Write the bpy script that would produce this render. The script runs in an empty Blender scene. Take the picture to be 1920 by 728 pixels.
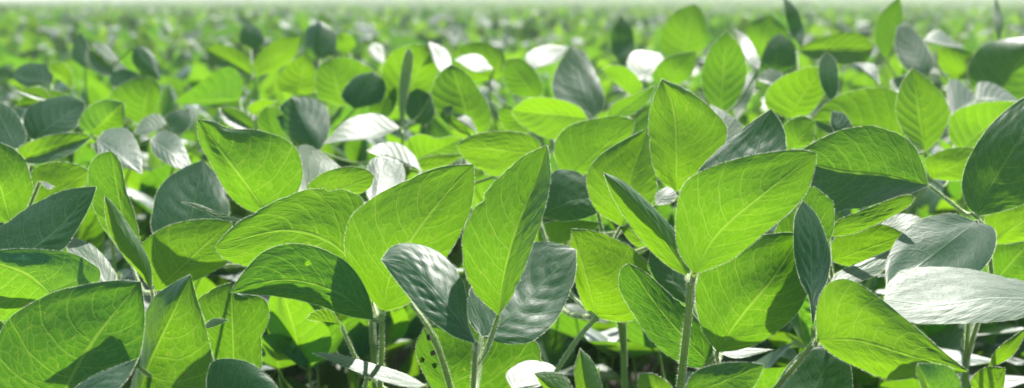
import bpy, math, random
import numpy as np
from mathutils import Vector

random.seed(7)
rng = np.random.default_rng(7)
R = math.radians
sc = bpy.context.scene
COL = sc.collection

# ------------------------------------------------------------------ camera
CAM_Z = 0.77
PITCH = R(7.75)
FPX = 2637.0                       # focal length in photograph pixels (1920 wide)
cam_d = bpy.data.cameras.new('camera')
cam = bpy.data.objects.new('camera', cam_d)
COL.objects.link(cam)
cam.location = (0, 0, CAM_Z)
cam.rotation_euler = (R(90) - PITCH, 0, 0)
cam_d.sensor_width = 36
cam_d.lens = FPX / 1920 * 36
cam_d.clip_start = 0.02
cam_d.clip_end = 5000
cam_d.dof.use_dof = True
cam_d.dof.focus_distance = 0.95
cam_d.dof.aperture_fstop = 7.6
sc.camera = cam
FW = np.array([0, math.cos(PITCH), -math.sin(PITCH)])
UP = np.array([0, math.sin(PITCH), math.cos(PITCH)])
RT = np.array([1.0, 0, 0])
C0 = np.array([0, 0, CAM_Z])


def at(x, y, d):
    """a photograph pixel at a real distance in front of the camera -> world point(s)"""
    x = np.asarray(x, float)[..., None]
    y = np.asarray(y, float)[..., None]
    d = np.asarray(d, float)[..., None]
    return C0 + d * (FW + (x - 960) / FPX * RT - (y - 364) / FPX * UP)


# ------------------------------------------------------------------ light
SUN_EL, SUN_AZ = R(46), R(14)      # azimuth from +Y towards +X: the sun stands behind the field, a little to the right
w = bpy.data.worlds.new('World')
sc.world = w
w.use_nodes = True
nt = w.node_tree
sky = nt.nodes.new('ShaderNodeTexSky')
sky.sky_type = 'NISHITA'
sky.sun_disc = False
sky.sun_elevation = SUN_EL
sky.sun_rotation = SUN_AZ
sky.air_density = 1.2
sky.dust_density = 1.0
bg = nt.nodes['Background']
bg.inputs['Strength'].default_value = 0.105
nt.links.new(sky.outputs[0], bg.inputs['Color'])
sun_d = bpy.data.lights.new('sun', 'SUN')
sun_d.energy = 4.6
sun_d.angle = R(0.53)
sun_d.color = (1.0, 0.965, 0.90)
sun = bpy.data.objects.new('sun', sun_d)
COL.objects.link(sun)
sdir = Vector((math.sin(SUN_AZ) * math.cos(SUN_EL), math.cos(SUN_AZ) * math.cos(SUN_EL), math.sin(SUN_EL)))
sun.rotation_euler = sdir.to_track_quat('Z', 'Y').to_euler()
sun.location = (0, 0, 8)
sc.view_settings.view_transform = 'Standard'
sc.view_settings.look = 'None'
sc.view_settings.gamma = 1
sc.view_settings.exposure = 1.12
sc.cycles.max_bounces = 8
sc.cycles.diffuse_bounces = 5
sc.cycles.glossy_bounces = 2
sc.cycles.transmission_bounces = 5
sc.cycles.volume_bounces = 0
sc.cycles.use_denoising = True
sc.cycles.sample_clamp_indirect = 6


# ------------------------------------------------------------------ materials
class N:
    def __init__(s, name):
        s.m = bpy.data.materials.new(name)
        s.m.use_nodes = True
        s.t = s.m.node_tree
        s.t.nodes.clear()
        s.out = s.t.nodes.new('ShaderNodeOutputMaterial')

    def n(s, typ, **kw):
        nd = s.t.nodes.new(typ)
        for k, v in kw.items():
            if k.startswith('i_'):
                nd.inputs[k[2:].replace('_', ' ')].default_value = v
            else:
                setattr(nd, k, v)
        return nd

    def l(s, a, b):
        s.t.links.new(a, b)

    def math(s, op, a, b=None, c=None, clamp=False):
        nd = s.t.nodes.new('ShaderNodeMath')
        nd.operation = op
        nd.use_clamp = clamp
        for i, x in enumerate((a, b, c)):
            if x is None:
                continue
            if isinstance(x, (int, float)):
                nd.inputs[i].default_value = x
            else:
                s.l(x, nd.inputs[i])
        return nd.outputs[0]

    def ss(s, x, lo, hi):
        nd = s.t.nodes.new('ShaderNodeMapRange')
        nd.interpolation_type = 'SMOOTHSTEP'
        s.l(x, nd.inputs['Value'])
        nd.inputs['From Min'].default_value = lo
        nd.inputs['From Max'].default_value = hi
        return nd.outputs[0]

    def mix(s, fac, a, b):
        nd = s.t.nodes.new('ShaderNodeMix')
        nd.data_type = 'RGBA'
        for k, x in ((0, fac), (6, a), (7, b)):
            if isinstance(x, (int, float)):
                nd.inputs[k].default_value = x
            elif isinstance(x, tuple):
                nd.inputs[k].default_value = (*x, 1)
            else:
                s.l(x, nd.inputs[k])
        return nd.outputs[2]


def leaf_material(name, fine=True, yellow=0.0):
    g = N(name)
    tone = g.n('ShaderNodeAttribute', attribute_name='tone').outputs['Fac']
    oi = g.n('ShaderNodeObjectInfo').outputs['Random']
    tn = g.math('FRACT', g.math('ADD', tone, g.math('MULTIPLY', oi, 0.0)))
    if yellow:
        tn = g.math('ADD', tn, yellow)
    # base colours: what passes through the blade, and what its face reflects
    trans = g.mix(tn, (0.080, 0.250, 0.001), (0.250, 0.490, 0.001)) if fine else g.mix(tn, (0.060, 0.180, 0.006), (0.20, 0.36, 0.010))
    refl = g.mix(tn, (0.020, 0.200, 0.160), (0.060, 0.225, 0.075))
    geo = g.n('ShaderNodeNewGeometry')
    back = geo.outputs['Backfacing']
    refl = g.mix(back, refl, g.mix(tn, (0.06, 0.16, 0.085), (0.09, 0.19, 0.065)))
    bump = None
    if fine:
        uv = g.n('ShaderNodeUVMap', uv_map='UVMap').outputs[0]
        no = g.n('ShaderNodeTexNoise', i_Scale=2.0, i_Detail=1.0)
        g.l(uv, no.inputs['Vector'])
        sep = g.n('ShaderNodeSeparateXYZ')
        g.l(uv, sep.inputs[0])
        u, v = sep.outputs[0], sep.outputs[1]
        a = g.math('ABSOLUTE', v)
        wob = g.math('MULTIPLY', g.math('SUBTRACT', no.outputs['Fac'], 0.5), 0.05)
        side = g.math('MULTIPLY', g.math('SIGN', v), 0.22)
        s_ = g.math('MULTIPLY', g.math('SUBTRACT', g.math('ADD', u, wob), g.math('MULTIPLY', g.math('POWER', a, 1.25), 0.26)), 7.6)
        s_ = g.math('ADD', s_, g.math('ADD', side, g.math('MULTIPLY', tone, 3.0)))
        q = g.math('ABSOLUTE', g.math('SUBTRACT', g.math('FRACT', s_), 0.5))        # .5 on a side vein, 0 between two
        side_v = g.ss(q, 0.462, 0.490)
        mid_v = g.ss(a, 0.045, 0.012)
        comb = g.n('ShaderNodeCombineXYZ')
        g.l(g.math('MULTIPLY', s_, 2.2), comb.inputs[0])
        g.l(g.math('MULTIPLY', v, 6.5), comb.inputs[1])
        g.l(tone, comb.inputs[2])
        vo = g.n('ShaderNodeTexVoronoi', feature='DISTANCE_TO_EDGE', i_Scale=1.0)
        g.l(comb.outputs[0], vo.inputs['Vector'])
        net = g.ss(vo.outputs['Distance'], 0.085, 0.015)
        vo2 = g.n('ShaderNodeTexVoronoi', feature='DISTANCE_TO_EDGE', i_Scale=3.4)
        g.l(comb.outputs[0], vo2.inputs['Vector'])
        net2 = g.ss(vo2.outputs['Distance'], 0.12, 0.02)
        vein = g.math('MAXIMUM', g.math('MAXIMUM', g.math('MULTIPLY', side_v, 0.9), mid_v),
                      g.math('MAXIMUM', g.math('MULTIPLY', net, 0.42), g.math('MULTIPLY', net2, 0.16)))
        mott = g.n('ShaderNodeTexNoise', i_Scale=5.0, i_Detail=4.0, i_Roughness=0.6)
        g.l(comb.outputs[0], mott.inputs['Vector'])
        mo = g.math('MULTIPLY', g.math('SUBTRACT', mott.outputs['Fac'], 0.5), 0.6)
        mo = g.math('ADD', 0.5, mo, clamp=True)
        trans = g.mix(g.math('MULTIPLY', mo, 0.55), trans, (0.05, 0.17, 0.001))
        trans = g.mix(g.math('MULTIPLY', vein, 0.75), trans, (0.30, 0.50, 0.04))
        refl = g.mix(g.math('MULTIPLY', vein, 0.55), refl, (0.10, 0.23, 0.10))
        # rust-coloured flecks and pinholes of wear, here and there
        sp = g.n('ShaderNodeTexNoise', i_Scale=17.0, i_Detail=1.0)
        g.l(uv, sp.inputs['Vector'])
        fleck = g.ss(sp.outputs['Fac'], 0.70, 0.73)
        sp2 = g.n('ShaderNodeTexNoise', i_Scale=7.5, i_Detail=3.0, i_Roughness=0.7)
        ofs = g.n('ShaderNodeVectorMath', operation='ADD')
        cmb = g.n('ShaderNodeCombineXYZ')
        g.l(g.math('MULTIPLY', tone, 37.0), cmb.inputs[0])
        g.l(g.math('MULTIPLY', tone, 91.0), cmb.inputs[2])
        g.l(uv, ofs.inputs[0])
        g.l(cmb.outputs[0], ofs.inputs[1])
        g.l(ofs.outputs[0], sp2.inputs['Vector'])
        brown = g.ss(sp2.outputs['Fac'], 0.705, 0.735)
        trans = g.mix(g.math('MULTIPLY', brown, 0.8), trans, (0.22, 0.17, 0.03))
        refl = g.mix(g.math('MULTIPLY', brown, 0.8), refl, (0.20, 0.14, 0.06))
        trans = g.mix(g.math('MULTIPLY', fleck, 0.5), trans, (0.40, 0.44, 0.06))
        pil = g.math('SUBTRACT', 1.0, g.math('POWER', g.math('MULTIPLY', q, 2.0), 2.0))
        pil = g.math('MULTIPLY', pil, g.ss(a, 0.0, 0.15))
        pil2 = g.ss(vo.outputs['Distance'], 0.0, 0.35)
        h = g.math('ADD', g.math('MULTIPLY', pil, 0.9), g.math('MULTIPLY', pil2, 0.25))
        h = g.math('ADD', h, g.math('MULTIPLY', g.ss(vo2.outputs['Distance'], 0.0, 0.3), 0.13))
        h = g.math('SUBTRACT', h, g.math('MULTIPLY', mid_v, 0.5))
        b = g.n('ShaderNodeBump', i_Strength=0.62, i_Distance=0.0010)
        g.l(h, b.inputs['Height'])
        bump = b.outputs[0]
        b2 = g.n('ShaderNodeBump', i_Strength=0.2, i_Distance=0.0009)
        g.l(h, b2.inputs['Height'])
    p = g.n('ShaderNodeBsdfDiffuse')
    g.l(refl, p.inputs['Color'])
    t = g.n('ShaderNodeBsdfTranslucent')
    g.l(trans, t.inputs['Color'])
    sh = g.n('ShaderNodeBsdfSheen')
    sh.inputs['Color'].default_value = (0.9, 1.0, 0.85, 1)
    sh.inputs['Roughness'].default_value = 0.4
    gl = g.n('ShaderNodeBsdfAnisotropic')
    g.l(g.math('ADD', LEAF_ROUGH if fine else LEAF_ROUGH + .28, g.math('MULTIPLY', back, 0.12)), gl.inputs['Roughness'])
    fr = g.n('ShaderNodeLayerWeight', i_Blend=0.5)
    if bump:
        for nd in (p, t):
            g.l(bump, nd.inputs['Normal'])
        g.l(b2.outputs[0], gl.inputs['Normal'])
        g.l(b2.outputs[0], fr.inputs['Normal'])
    mx = g.n('ShaderNodeMixShader')
    mx.inputs[0].default_value = 0.6
    g.l(p.outputs[0], mx.inputs[1])
    g.l(t.outputs[0], mx.inputs[2])
    ad = g.n('ShaderNodeMixShader')
    ad.inputs[0].default_value = 0.0
    g.l(mx.outputs[0], ad.inputs[1])
    g.l(sh.outputs[0], ad.inputs[2])
    # waxy skin: reflects little face-on and a lot at a glancing view
    fac = g.math('ADD', 0.012, g.math('MULTIPLY', g.math('POWER', fr.outputs['Facing'], 3.3), 0.80))
    fac = g.math('MULTIPLY', fac, g.math('SUBTRACT', 1.0, g.math('MULTIPLY', back, 0.45)))
    top = g.n('ShaderNodeMixShader')
    g.l(fac, top.inputs[0])
    g.l(ad.outputs[0], top.inputs[1])
    g.l(gl.outputs[0], top.inputs[2])
    g.l(top.outputs[0], g.out.inputs['Surface'])
    return g.m


def stem_material(name, c1, c2):
    g = N(name)
    tc = g.n('ShaderNodeTexCoord')
    no = g.n('ShaderNodeTexNoise', i_Scale=60.0, i_Detail=3.0)
    g.l(tc.outputs['Object'], no.inputs['Vector'])
    c = g.mix(g.ss(no.outputs['Fac'], 0.35, 0.65), c1, c2)
    p = g.n('ShaderNodeBsdfPrincipled')
    g.l(c, p.inputs['Base Color'])
    p.inputs['Roughness'].default_value = 0.5
    p.inputs['Sheen Weight'].default_value = 0.3
    b = g.n('ShaderNodeBump', i_Strength=0.5, i_Distance=0.0006)
    g.l(no.outputs['Fac'], b.inputs['Height'])
    g.l(b.outputs[0], p.inputs['Normal'])
    t = g.n('ShaderNodeBsdfTranslucent')
    t.inputs['Color'].default_value = (0.30, 0.45, 0.06, 1)
    mx = g.n('ShaderNodeMixShader')
    mx.inputs[0].default_value = 0.3
    g.l(p.outputs[0], mx.inputs[1])
    g.l(t.outputs[0], mx.inputs[2])
    g.l(mx.outputs[0], g.out.inputs['Surface'])
    return g.m


def hair_material():
    g = N('leaf hair')
    d = g.n('ShaderNodeBsdfDiffuse')
    d.inputs[0].default_value = (0.80, 0.84, 0.62, 1)
    t = g.n('ShaderNodeBsdfTranslucent')
    t.inputs[0].default_value = (0.85, 0.88, 0.62, 1)
    mx = g.n('ShaderNodeMixShader')
    g.l(d.outputs[0], mx.inputs[1])
    g.l(t.outputs[0], mx.inputs[2])
    g.l(mx.outputs[0], g.out.inputs['Surface'])
    return g.m


def soil_material():
    g = N('dry soil')
    tc = g.n('ShaderNodeTexCoord')
    no = g.n('ShaderNodeTexNoise', i_Scale=14.0, i_Detail=8.0)
    g.l(tc.outputs['Object'], no.inputs['Vector'])
    c = g.mix(no.outputs['Fac'], (0.025, 0.020, 0.013), (0.07, 0.055, 0.035))
    p = g.n('ShaderNodeBsdfPrincipled')
    g.l(c, p.inputs['Base Color'])
    p.inputs['Roughness'].default_value = 0.95
    b = g.n('ShaderNodeBump', i_Strength=1.0, i_Distance=0.02)
    g.l(no.outputs['Fac'], b.inputs['Height'])
    g.l(b.outputs[0], p.inputs['Normal'])
    g.l(p.outputs[0], g.out.inputs['Surface'])
    return g.m


LEAF_ROUGH = 0.355
M_LEAF = leaf_material('soybean leaf with veins')
M_YOUNG = leaf_material('young soybean leaf', yellow=0.9)
M_FAR = leaf_material('soybean leaf far', fine=False)
M_STEM = stem_material('soybean stem', (0.14, 0.28, 0.05), (0.20, 0.34, 0.07))
M_PET = stem_material('soybean leaf stalk', (0.20, 0.36, 0.05), (0.28, 0.40, 0.07))
M_HAIR = hair_material()
M_SOIL = soil_material()


# ------------------------------------------------------------------ mesh helpers
def make_mesh(name, verts, faces4, tris=None, uvs=None, tone=None, mats=(), mat4=0, mat3=1, smooth=True):
    """verts (n,3); faces4 (m,4); tris (k,3); uvs per vertex"""
    me = bpy.data.meshes.new(name)
    verts = np.asarray(verts, np.float32)
    f4 = np.asarray(faces4, np.int32).reshape(-1, 4)
    f3 = np.asarray(tris if tris is not None else [], np.int32).reshape(-1, 3)
    me.vertices.add(len(verts))
    me.vertices.foreach_set('co', verts.ravel())
    loops = np.concatenate([f4.ravel(), f3.ravel()])
    me.loops.add(len(loops))
    me.loops.foreach_set('vertex_index', loops)
    npol = len(f4) + len(f3)
    me.polygons.add(npol)
    starts = np.concatenate([np.arange(len(f4)) * 4, len(f4) * 4 + np.arange(len(f3)) * 3]).astype(np.int32)
    me.polygons.foreach_set('loop_start', starts)
    me.polygons.foreach_set('material_index', np.concatenate([np.full(len(f4), mat4), np.full(len(f3), mat3)]).astype(np.int32))
    me.polygons.foreach_set('use_smooth', np.full(npol, smooth))
    if uvs is not None:
        ul = me.uv_layers.new(name='UVMap')
        ul.data.foreach_set('uv', np.asarray(uvs, np.float32)[loops].ravel())
    at_ = me.attributes.new('tone', 'FLOAT', 'POINT')
    tv = np.full(len(verts), 0.5, np.float32)
    if tone is not None:
        tv[:] = tone
    at_.data.foreach_set('value', tv)
    for m in mats:
        me.materials.append(m)
    me.update(calc_edges=True)
    return me


def grid_faces(nu, nv, off=0, flip=False):
    i, j = np.meshgrid(np.arange(nu), np.arange(nv), indexing='ij')
    a = off + i * (nv + 1) + j
    f = np.stack([a, a + 1, a + nv + 2, a + nv + 1], -1).reshape(-1, 4)
    return f[:, ::-1] if flip else f


def spline(pts, n):
    """smooth curve through pts, resampled to n+1 points by arc length"""
    P = np.asarray(pts, float)
    Q = np.vstack([2 * P[0] - P[1], P, 2 * P[-1] - P[-2]])
    out = []
    for k in range(1, len(Q) - 2):
        p0, p1, p2, p3 = Q[k - 1], Q[k], Q[k + 1], Q[k + 2]
        t = np.linspace(0, 1, 14, endpoint=False)[:, None]
        out.append(0.5 * ((2 * p1) + (-p0 + p2) * t + (2 * p0 - 5 * p1 + 4 * p2 - p3) * t ** 2 + (-p0 + 3 * p1 - 3 * p2 + p3) * t ** 3))
    out.append(P[-1:])
    D = np.vstack(out)
    s = np.concatenate([[0], np.cumsum(np.linalg.norm(np.diff(D[:, :2], axis=0), axis=1) + 1e-9)])
    q = np.linspace(0, s[-1], n + 1)
    return np.stack([np.interp(q, s, D[:, k]) for k in range(D.shape[1])], -1)


def vnoise(x, y, seed):
    """cheap smooth noise in -1..1"""
    r = np.random.default_rng(seed)
    z = 0
    for k in range(5):
        a, b, c = r.uniform(1.5, 6.5, 2).tolist() + [r.uniform(0, 6.28)]
        z = z + np.sin(a * x * (1 if r.random() < .5 else -1) + b * y + c)
    return z / 5


def hairs(edge, outward, normal, length, width, step, lim=2600):
    """short pale hairs standing off a line of points; returns verts, tris"""
    seg = np.linalg.norm(np.diff(edge, axis=0), axis=1)
    s = np.concatenate([[0], np.cumsum(seg)])
    n = int(min(lim, s[-1] / step))
    if n < 4:
        return np.zeros((0, 3)), np.zeros((0, 3), int)
    q = np.sort(rng.uniform(0, s[-1], n))
    p = np.stack([np.interp(q, s, edge[:, k]) for k in range(3)], -1)
    o = np.stack([np.interp(q, s, outward[:, k]) for k in range(3)], -1)
    m = np.stack([np.interp(q, s, normal[:, k]) for k in range(3)], -1)
    tan = np.cross(o, m)
    d = o + m * rng.normal(0, .55, (n, 1)) + tan * rng.normal(0.25, .35, (n, 1))
    d /= np.linalg.norm(d, axis=1)[:, None] + 1e-9
    L = length * rng.uniform(.5, 1.3, (n, 1))
    view = C0 - p
    view /= np.linalg.norm(view, axis=1)[:, None]
    rnd = rng.normal(0, 1, (n, 3))
    wv = np.cross(d, view + rnd * .5)
    wv /= np.linalg.norm(wv, axis=1)[:, None] + 1e-9
    v = np.stack([p - wv * width / 2 - o * .0002, p + wv * width / 2 - o * .0002, p + d * L], 1).reshape(-1, 3)
    return v, np.arange(3 * n).reshape(n, 3)


def tube(paths, r0, r1, seg=8, hair=0.0):
    """tapered tubes along 3D paths in one mesh (one leaf stalk and its short side stalks)"""
    V, F, H, T = [], [], [], []
    off = 0
    for pth, a, b in paths:
        P = spline(pth, max(6, 5 * (len(pth) - 1)))
        n = len(P)
        tg = np.gradient(P, axis=0)
        tg /= np.linalg.norm(tg, axis=1)[:, None] + 1e-9
        ref = np.array([0.3, 1, 0.1]) if abs(tg[0][1]) < .8 else np.array([1, 0, 0.2])
        e1 = np.cross(tg, ref)
        e1 /= np.linalg.norm(e1, axis=1)[:, None] + 1e-9
        e2 = np.cross(tg, e1)
        rr = np.linspace(a, b, n)
        th = np.arange(seg) / seg * 2 * np.pi
        ring = P[:, None] + (np.cos(th)[None, :, None] * e1[:, None] + np.sin(th)[None, :, None] * e2[:, None]) * (rr[:, None, None] * (1 + .12 * np.cos(3 * th))[None, :, None])
        V.append(ring.reshape(-1, 3))
        for i in range(n - 1):
            for j in range(seg):
                k = (j + 1) % seg
                F.append((off + i * seg + j, off + i * seg + k, off + (i + 1) * seg + k, off + (i + 1) * seg + j))
        off += n * seg
        if hair:
            for j in range(0, seg):
                o = (np.cos(th[j]) * e1 + np.sin(th[j]) * e2)
                hv, ht = hairs(P + o * rr[:, None], o, tg, hair, .00016, .0005)
                H.append((hv, ht))
    V = np.vstack(V)
    tv = []
    if H:
        for hv, ht in H:
            tv.append(ht + len(V))
            V = np.vstack([V, hv])
    return V, np.array(F), (np.vstack(tv) if tv else None)


def link(name, me, parent=None):
    o = bpy.data.objects.new(name, me)
    COL.objects.link(o)
    if parent:
        o.parent = parent
    return o


# ------------------------------------------------------------------ traced leaflets near the camera
def lf(b, t, A, B, d, T=.3, Y=0., f=(0., 0.), M=(), c=0., tone=None, mat=None, holes=()):
    """one leaflet: stalk end b, tip t, side outlines A and B (stalk end -> tip), distance d of the stalk end,
    lean T (0 upright .. 2 nearly level), turn Y, edge fold f, curl c"""
    if 0 < T < .6:
        T *= .4
    if T >= 1.4:
        Y += .3
    if d > 1.3 and T < .3 and f == (0., 0.) and random.random() < .6:      # one half folded towards the viewer
        f = (-.017, 0.) if random.random() < .5 else (0., -.017)
    return dict(b=b, t=t, A=A, B=B, d=d, T=T, Y=Y, f=f, M=M, c=c, tone=tone, mat=mat, holes=holes)


_leafn = [0]


def leaf_mesh(L):
    _leafn[0] += 1
    sd = _leafn[0]
    d = L['d']
    near = d < 1.3
    nu, nh = (84, 18) if near else (22, 6)
    b, t = L['b'], L['t']
    mid = list(L['M'])
    if not mid:                       # a gentle bend of the midrib
        mid = [((b[0] + t[0]) / 2, (b[1] + t[1]) / 2)]
    Am = spline([b, *L['A'], t], nu)
    Bm = spline([b, *L['B'], t], nu)
    Mm = spline([b, *mid, t], nu)
    v = np.linspace(-1, 1, 2 * nh + 1)
    u = np.linspace(0, 1, nu + 1)
    U, Vv = np.meshgrid(u, v, indexing='ij')
    av = np.abs(Vv)[..., None]
    E = np.where(Vv[..., None] < 0, Am[:, None, :], Bm[:, None, :])
    XY = Mm[:, None, :] * (1 - av) + E * av
    # slightly irregular margin
    wob = 1 + (.010 + .018 * (sd % 3 == 0)) * vnoise(U * (9 + 6 * (sd % 3 == 0)), Vv, sd)[..., None] * av ** 2
    rl = np.random.default_rng(sd + 3000)
    if near and rl.random() < .3:      # small torn or eaten nicks in the margin
        for _ in range(int(rl.integers(1, 4))):
            u0, wd, dp, sg = rl.uniform(.15, .95), rl.uniform(.012, .025), rl.uniform(.03, .08), rl.choice([-1, 1])
            nick = np.exp(-((U - u0) / wd) ** 2) * dp * (np.sign(Vv) == sg)
            wob = wob - nick[..., None] * av ** 6
    XY = Mm[:, None, :] + (XY - Mm[:, None, :]) * wob
    X, Yp = XY[..., 0], XY[..., 1]
    dep = d * (1 + (L['T'] * (b[1] - Yp) + L['Y'] * (X - b[0])) / FPX)
    wprof = np.sin(np.pi * np.clip(U, 0, 1)) ** .7
    fs = np.where(Vv < 0, L['f'][0], L['f'][1])
    dep = dep + fs * np.abs(Vv) ** 1.25 * wprof + L['c'] * U ** 2
    size = np.hypot(t[0] - b[0], t[1] - b[1]) / FPX * d
    hw = np.linalg.norm(Bm - Am, axis=1).mean() / 2 / FPX * d
    dep = dep + (.085 * size * vnoise(U * 1.3, 0 * Vv, sd + 500) + .09 * hw * vnoise(U * 1.5, Vv * 1.2, sd + 700)) * wprof
    dep = dep - 0.22 * hw * (1 - Vv ** 2) * wprof * (1 if L['T'] < 1 else .3)
    P = at(X, Yp, dep)
    du = np.gradient(P, axis=0)
    dv = np.gradient(P, axis=1)
    nrm = np.cross(du, dv)
    nrm /= np.linalg.norm(nrm, axis=-1)[..., None] + 1e-9
    flip = nrm[2:-2, 1:-1, 2].mean() < 0
    # quilting between the side veins
    s_ = (U - .26 * np.abs(Vv) ** 1.25) * 7.6 + np.sign(Vv) * .22 + (0 if L['tone'] is None else 0)
    tone = L['tone'] if L['tone'] is not None else float(rng.uniform(.0, .95))
    s_ = s_ + tone * 3
    q = np.abs(s_ - np.floor(s_) - .5) * 2
    quilt = (1 - q ** 2) * np.clip(np.abs(Vv) * 7, 0, 1) * (1 - np.abs(Vv) ** 4) * wprof
    lv = .35 if L['T'] >= 1.4 else 1.0
    P = P + nrm * (-1 if flip else 1) * lv * (quilt * min(.0009, size * .009) + vnoise(U * 5, Vv * 4, sd + 90) * size * .0035 * wprof)[..., None]
    if near:                           # keep a real, thin blade: margins roll slightly
        pass
    verts = P.reshape(-1, 3)
    uvs = np.stack([U, Vv], -1).reshape(-1, 2)
    faces = grid_faces(nu, 2 * nh, 0, flip)
    for hx, hy, hr in L['holes']:      # bitten by insects
        cx, cy = X.reshape(-1)[faces].mean(1), Yp.reshape(-1)[faces].mean(1)
        faces = faces[np.hypot(cx - hx, cy - hy) > hr]
    tris = None
    if d < 1.75:
        hv, ht = [], []
        base = len(verts)
        for sgn, col in ((-1, 0), (1, 2 * nh)):
            edge = P[:, col]
            out = P[:, col] - P[:, nh]
            out /= np.linalg.norm(out, axis=1)[:, None] + 1e-9
            tg = np.gradient(edge, axis=0)
            tg /= np.linalg.norm(tg, axis=1)[:, None] + 1e-9
            out = out - tg * (out * tg).sum(1)[:, None]
            out /= np.linalg.norm(out, axis=1)[:, None] + 1e-9
            nn = np.cross(tg, out)
            k = d / .9
            a_, b_ = hairs(edge, out, nn, .0011, .00015 * k, .00022 * k, 4000)
            ht.append(b_ + base)
            hv.append(a_)
            base += len(a_)
        verts = np.vstack([verts] + hv)
        tris = np.vstack(ht)
        uvs = np.vstack([uvs, np.zeros((len(verts) - len(uvs), 2))])
    return make_mesh('leaflet', verts, faces, tris, uvs, tone, (M_YOUNG if L['mat'] else M_LEAF, M_HAIR))


HERO = []     # (label, stalks); a stalk = (path of pixel points with distance, leaflets)


def plant(label, *stalks):
    HERO.append((label, stalks))


G = 1.9       # level blade that catches the sun
plant('soybean plant in the bottom left corner with one broad deeply veined leaflet',
  ([(100, 775, .86), (120, 900, .87)], [
    lf((100, 772), (264, 528), [(30, 765), (-18, 700), (-6, 640), (22, 594), (90, 553), (155, 535), (220, 526)],
       [(190, 750), (250, 690), (267, 640), (271, 585)], .85, .35, .1, M=[(150, 680), (195, 612)], tone=.12),
    lf((100, 772), (259, 672), [(150, 720), (205, 692)], [(180, 760), (235, 715)], .79, 1.3)]),
  ([(104, 562, .95), (130, 700, .97)], [
    lf((104, 560), (-60, 482), [(165, 545), (189, 518), (165, 488), (115, 472), (50, 467), (-10, 470)],
       [(70, 585), (0, 600), (-50, 545)], .97, .35, M=[(50, 515), (0, 496)], f=(0, .03), tone=.45)]))
plant('soybean plant with a tall pointed half grey leaflet beside a ragged edged one',
  ([(255, 790, .9), (260, 900, .9)], [
    lf((250, 790), (357, 515), [(240, 750), (252, 700), (268, 650), (270, 600), (288, 558), (326, 531)],
       [(380, 790), (399, 700), (387, 620), (369, 560)], .88, .15, .1, M=[(272, 700), (300, 635), (332, 572)], f=(.02, .0), tone=.5)]),
  ([(445, 735, 1.0), (450, 850, 1.0)], [
    lf((440, 735), (434, 530), [(405, 715), (387, 640), (372, 595), (371, 563), (402, 541)],
       [(487, 700), (490, 640), (503, 600), (501, 568), (480, 554), (448, 550)], 1.0, .15, tone=.35),
    lf((262, 690), (120, 620), [(215, 695), (180, 650)], [(266, 610), (235, 566), (205, 575)], .869, .1, tone=.4),  # not traced: unseen leaflet added to shade the broad veined one in front
    lf((375, 617), (429, 600), [(400, 598)], [(400, 613)], .93, 1.1)]),
  ([(400, 790, .86), (420, 880, .88)], [
    lf((405, 785), (530, 742), [(388, 730), (396, 682), (430, 673), (470, 682), (505, 707)], [(480, 790)], .84, .75)]))
plant('plant at the left edge with dark blue-green pointed leaflet above a silvery one',
  ([(10, 505, 1.06), (40, 620, 1.07)], [
    lf((8, 500), (181, 350), [(-25, 450), (20, 413), (60, 385), (110, 361), (150, 352)],
       [(60, 492), (115, 470), (145, 430), (169, 385)], 1.0, 1.05, -.25, M=[(92, 445), (145, 390)], tone=.1),
    lf((205, 545), (125, 445), [(150, 500), (125, 465)], [(220, 525), (206, 495), (176, 462), (145, 448)], 1.03, 1.9, M=[(175, 495)])]),
  ([(25, 425, 1.12), (40, 560, 1.12)], [
    lf((22, 422), (-25, 262), [(-35, 400), (-60, 340), (-55, 290)], [(48, 408), (63, 372), (58, 335), (46, 300), (18, 275)], 1.12, .2),
    lf((35, 410), (167, 320), [(45, 350), (68, 314), (110, 304), (145, 309)], [(80, 405), (130, 375), (160, 345)], 1.17, .35),
    lf((75, 340), (103, 350), [(85, 342)], [(90, 355)], 1.1, 1.9)]))
plant('plant with broad bright leaflet and a narrow folded one rising from one joint',
  ([(290, 548, 1.05, .0013), (296, 640, 1.06)], [
    lf((292, 546), (433, 414), [(272, 500), (261, 468), (285, 440), (330, 419), (385, 411)], [(330, 540), (390, 515), (432, 487), (438, 450)], 1.05, .2),
    lf((285, 546), (197, 367), [(262, 515), (232, 480), (207, 440), (197, 400)], [(283, 500), (264, 458), (240, 420), (216, 387)], 1.0, .1,
       M=[(268, 503), (240, 457), (210, 410)], f=(0, .009)),
    lf((245, 490), (208, 283), [(210, 450), (182, 405), (166, 350), (168, 312), (184, 291)], [(262, 455), (252, 400), (236, 355), (226, 305)], 1.13, .1)]))
plant('soybean plant with a big bright wavy leaflet over a dark teal one',
  ([(500, 395, 1.12), (505, 480, 1.13)], [
    lf((500, 398), (370, 224), [(470, 396), (430, 367), (396, 308), (374, 265)],
       [(540, 382), (562, 352), (567, 312), (546, 269), (490, 246), (430, 241), (400, 228)], 1.12, .05, .1),
    lf((550, 388), (650, 325), [(543, 340), (545, 290), (572, 272), (612, 292)], [(585, 372), (625, 350)], 1.19, 1.6),
    lf((345, 470), (380, 300), [(300, 462), (285, 432), (285, 400), (300, 350), (338, 318)], [(400, 450), (429, 402), (421, 365), (402, 325)], 1.17, 1.15, tone=.05),
    lf((458, 415), (340, 379), [(410, 399), (370, 383)], [(420, 413), (380, 395)], 1.0, 1.2, tone=.9)]))
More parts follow.
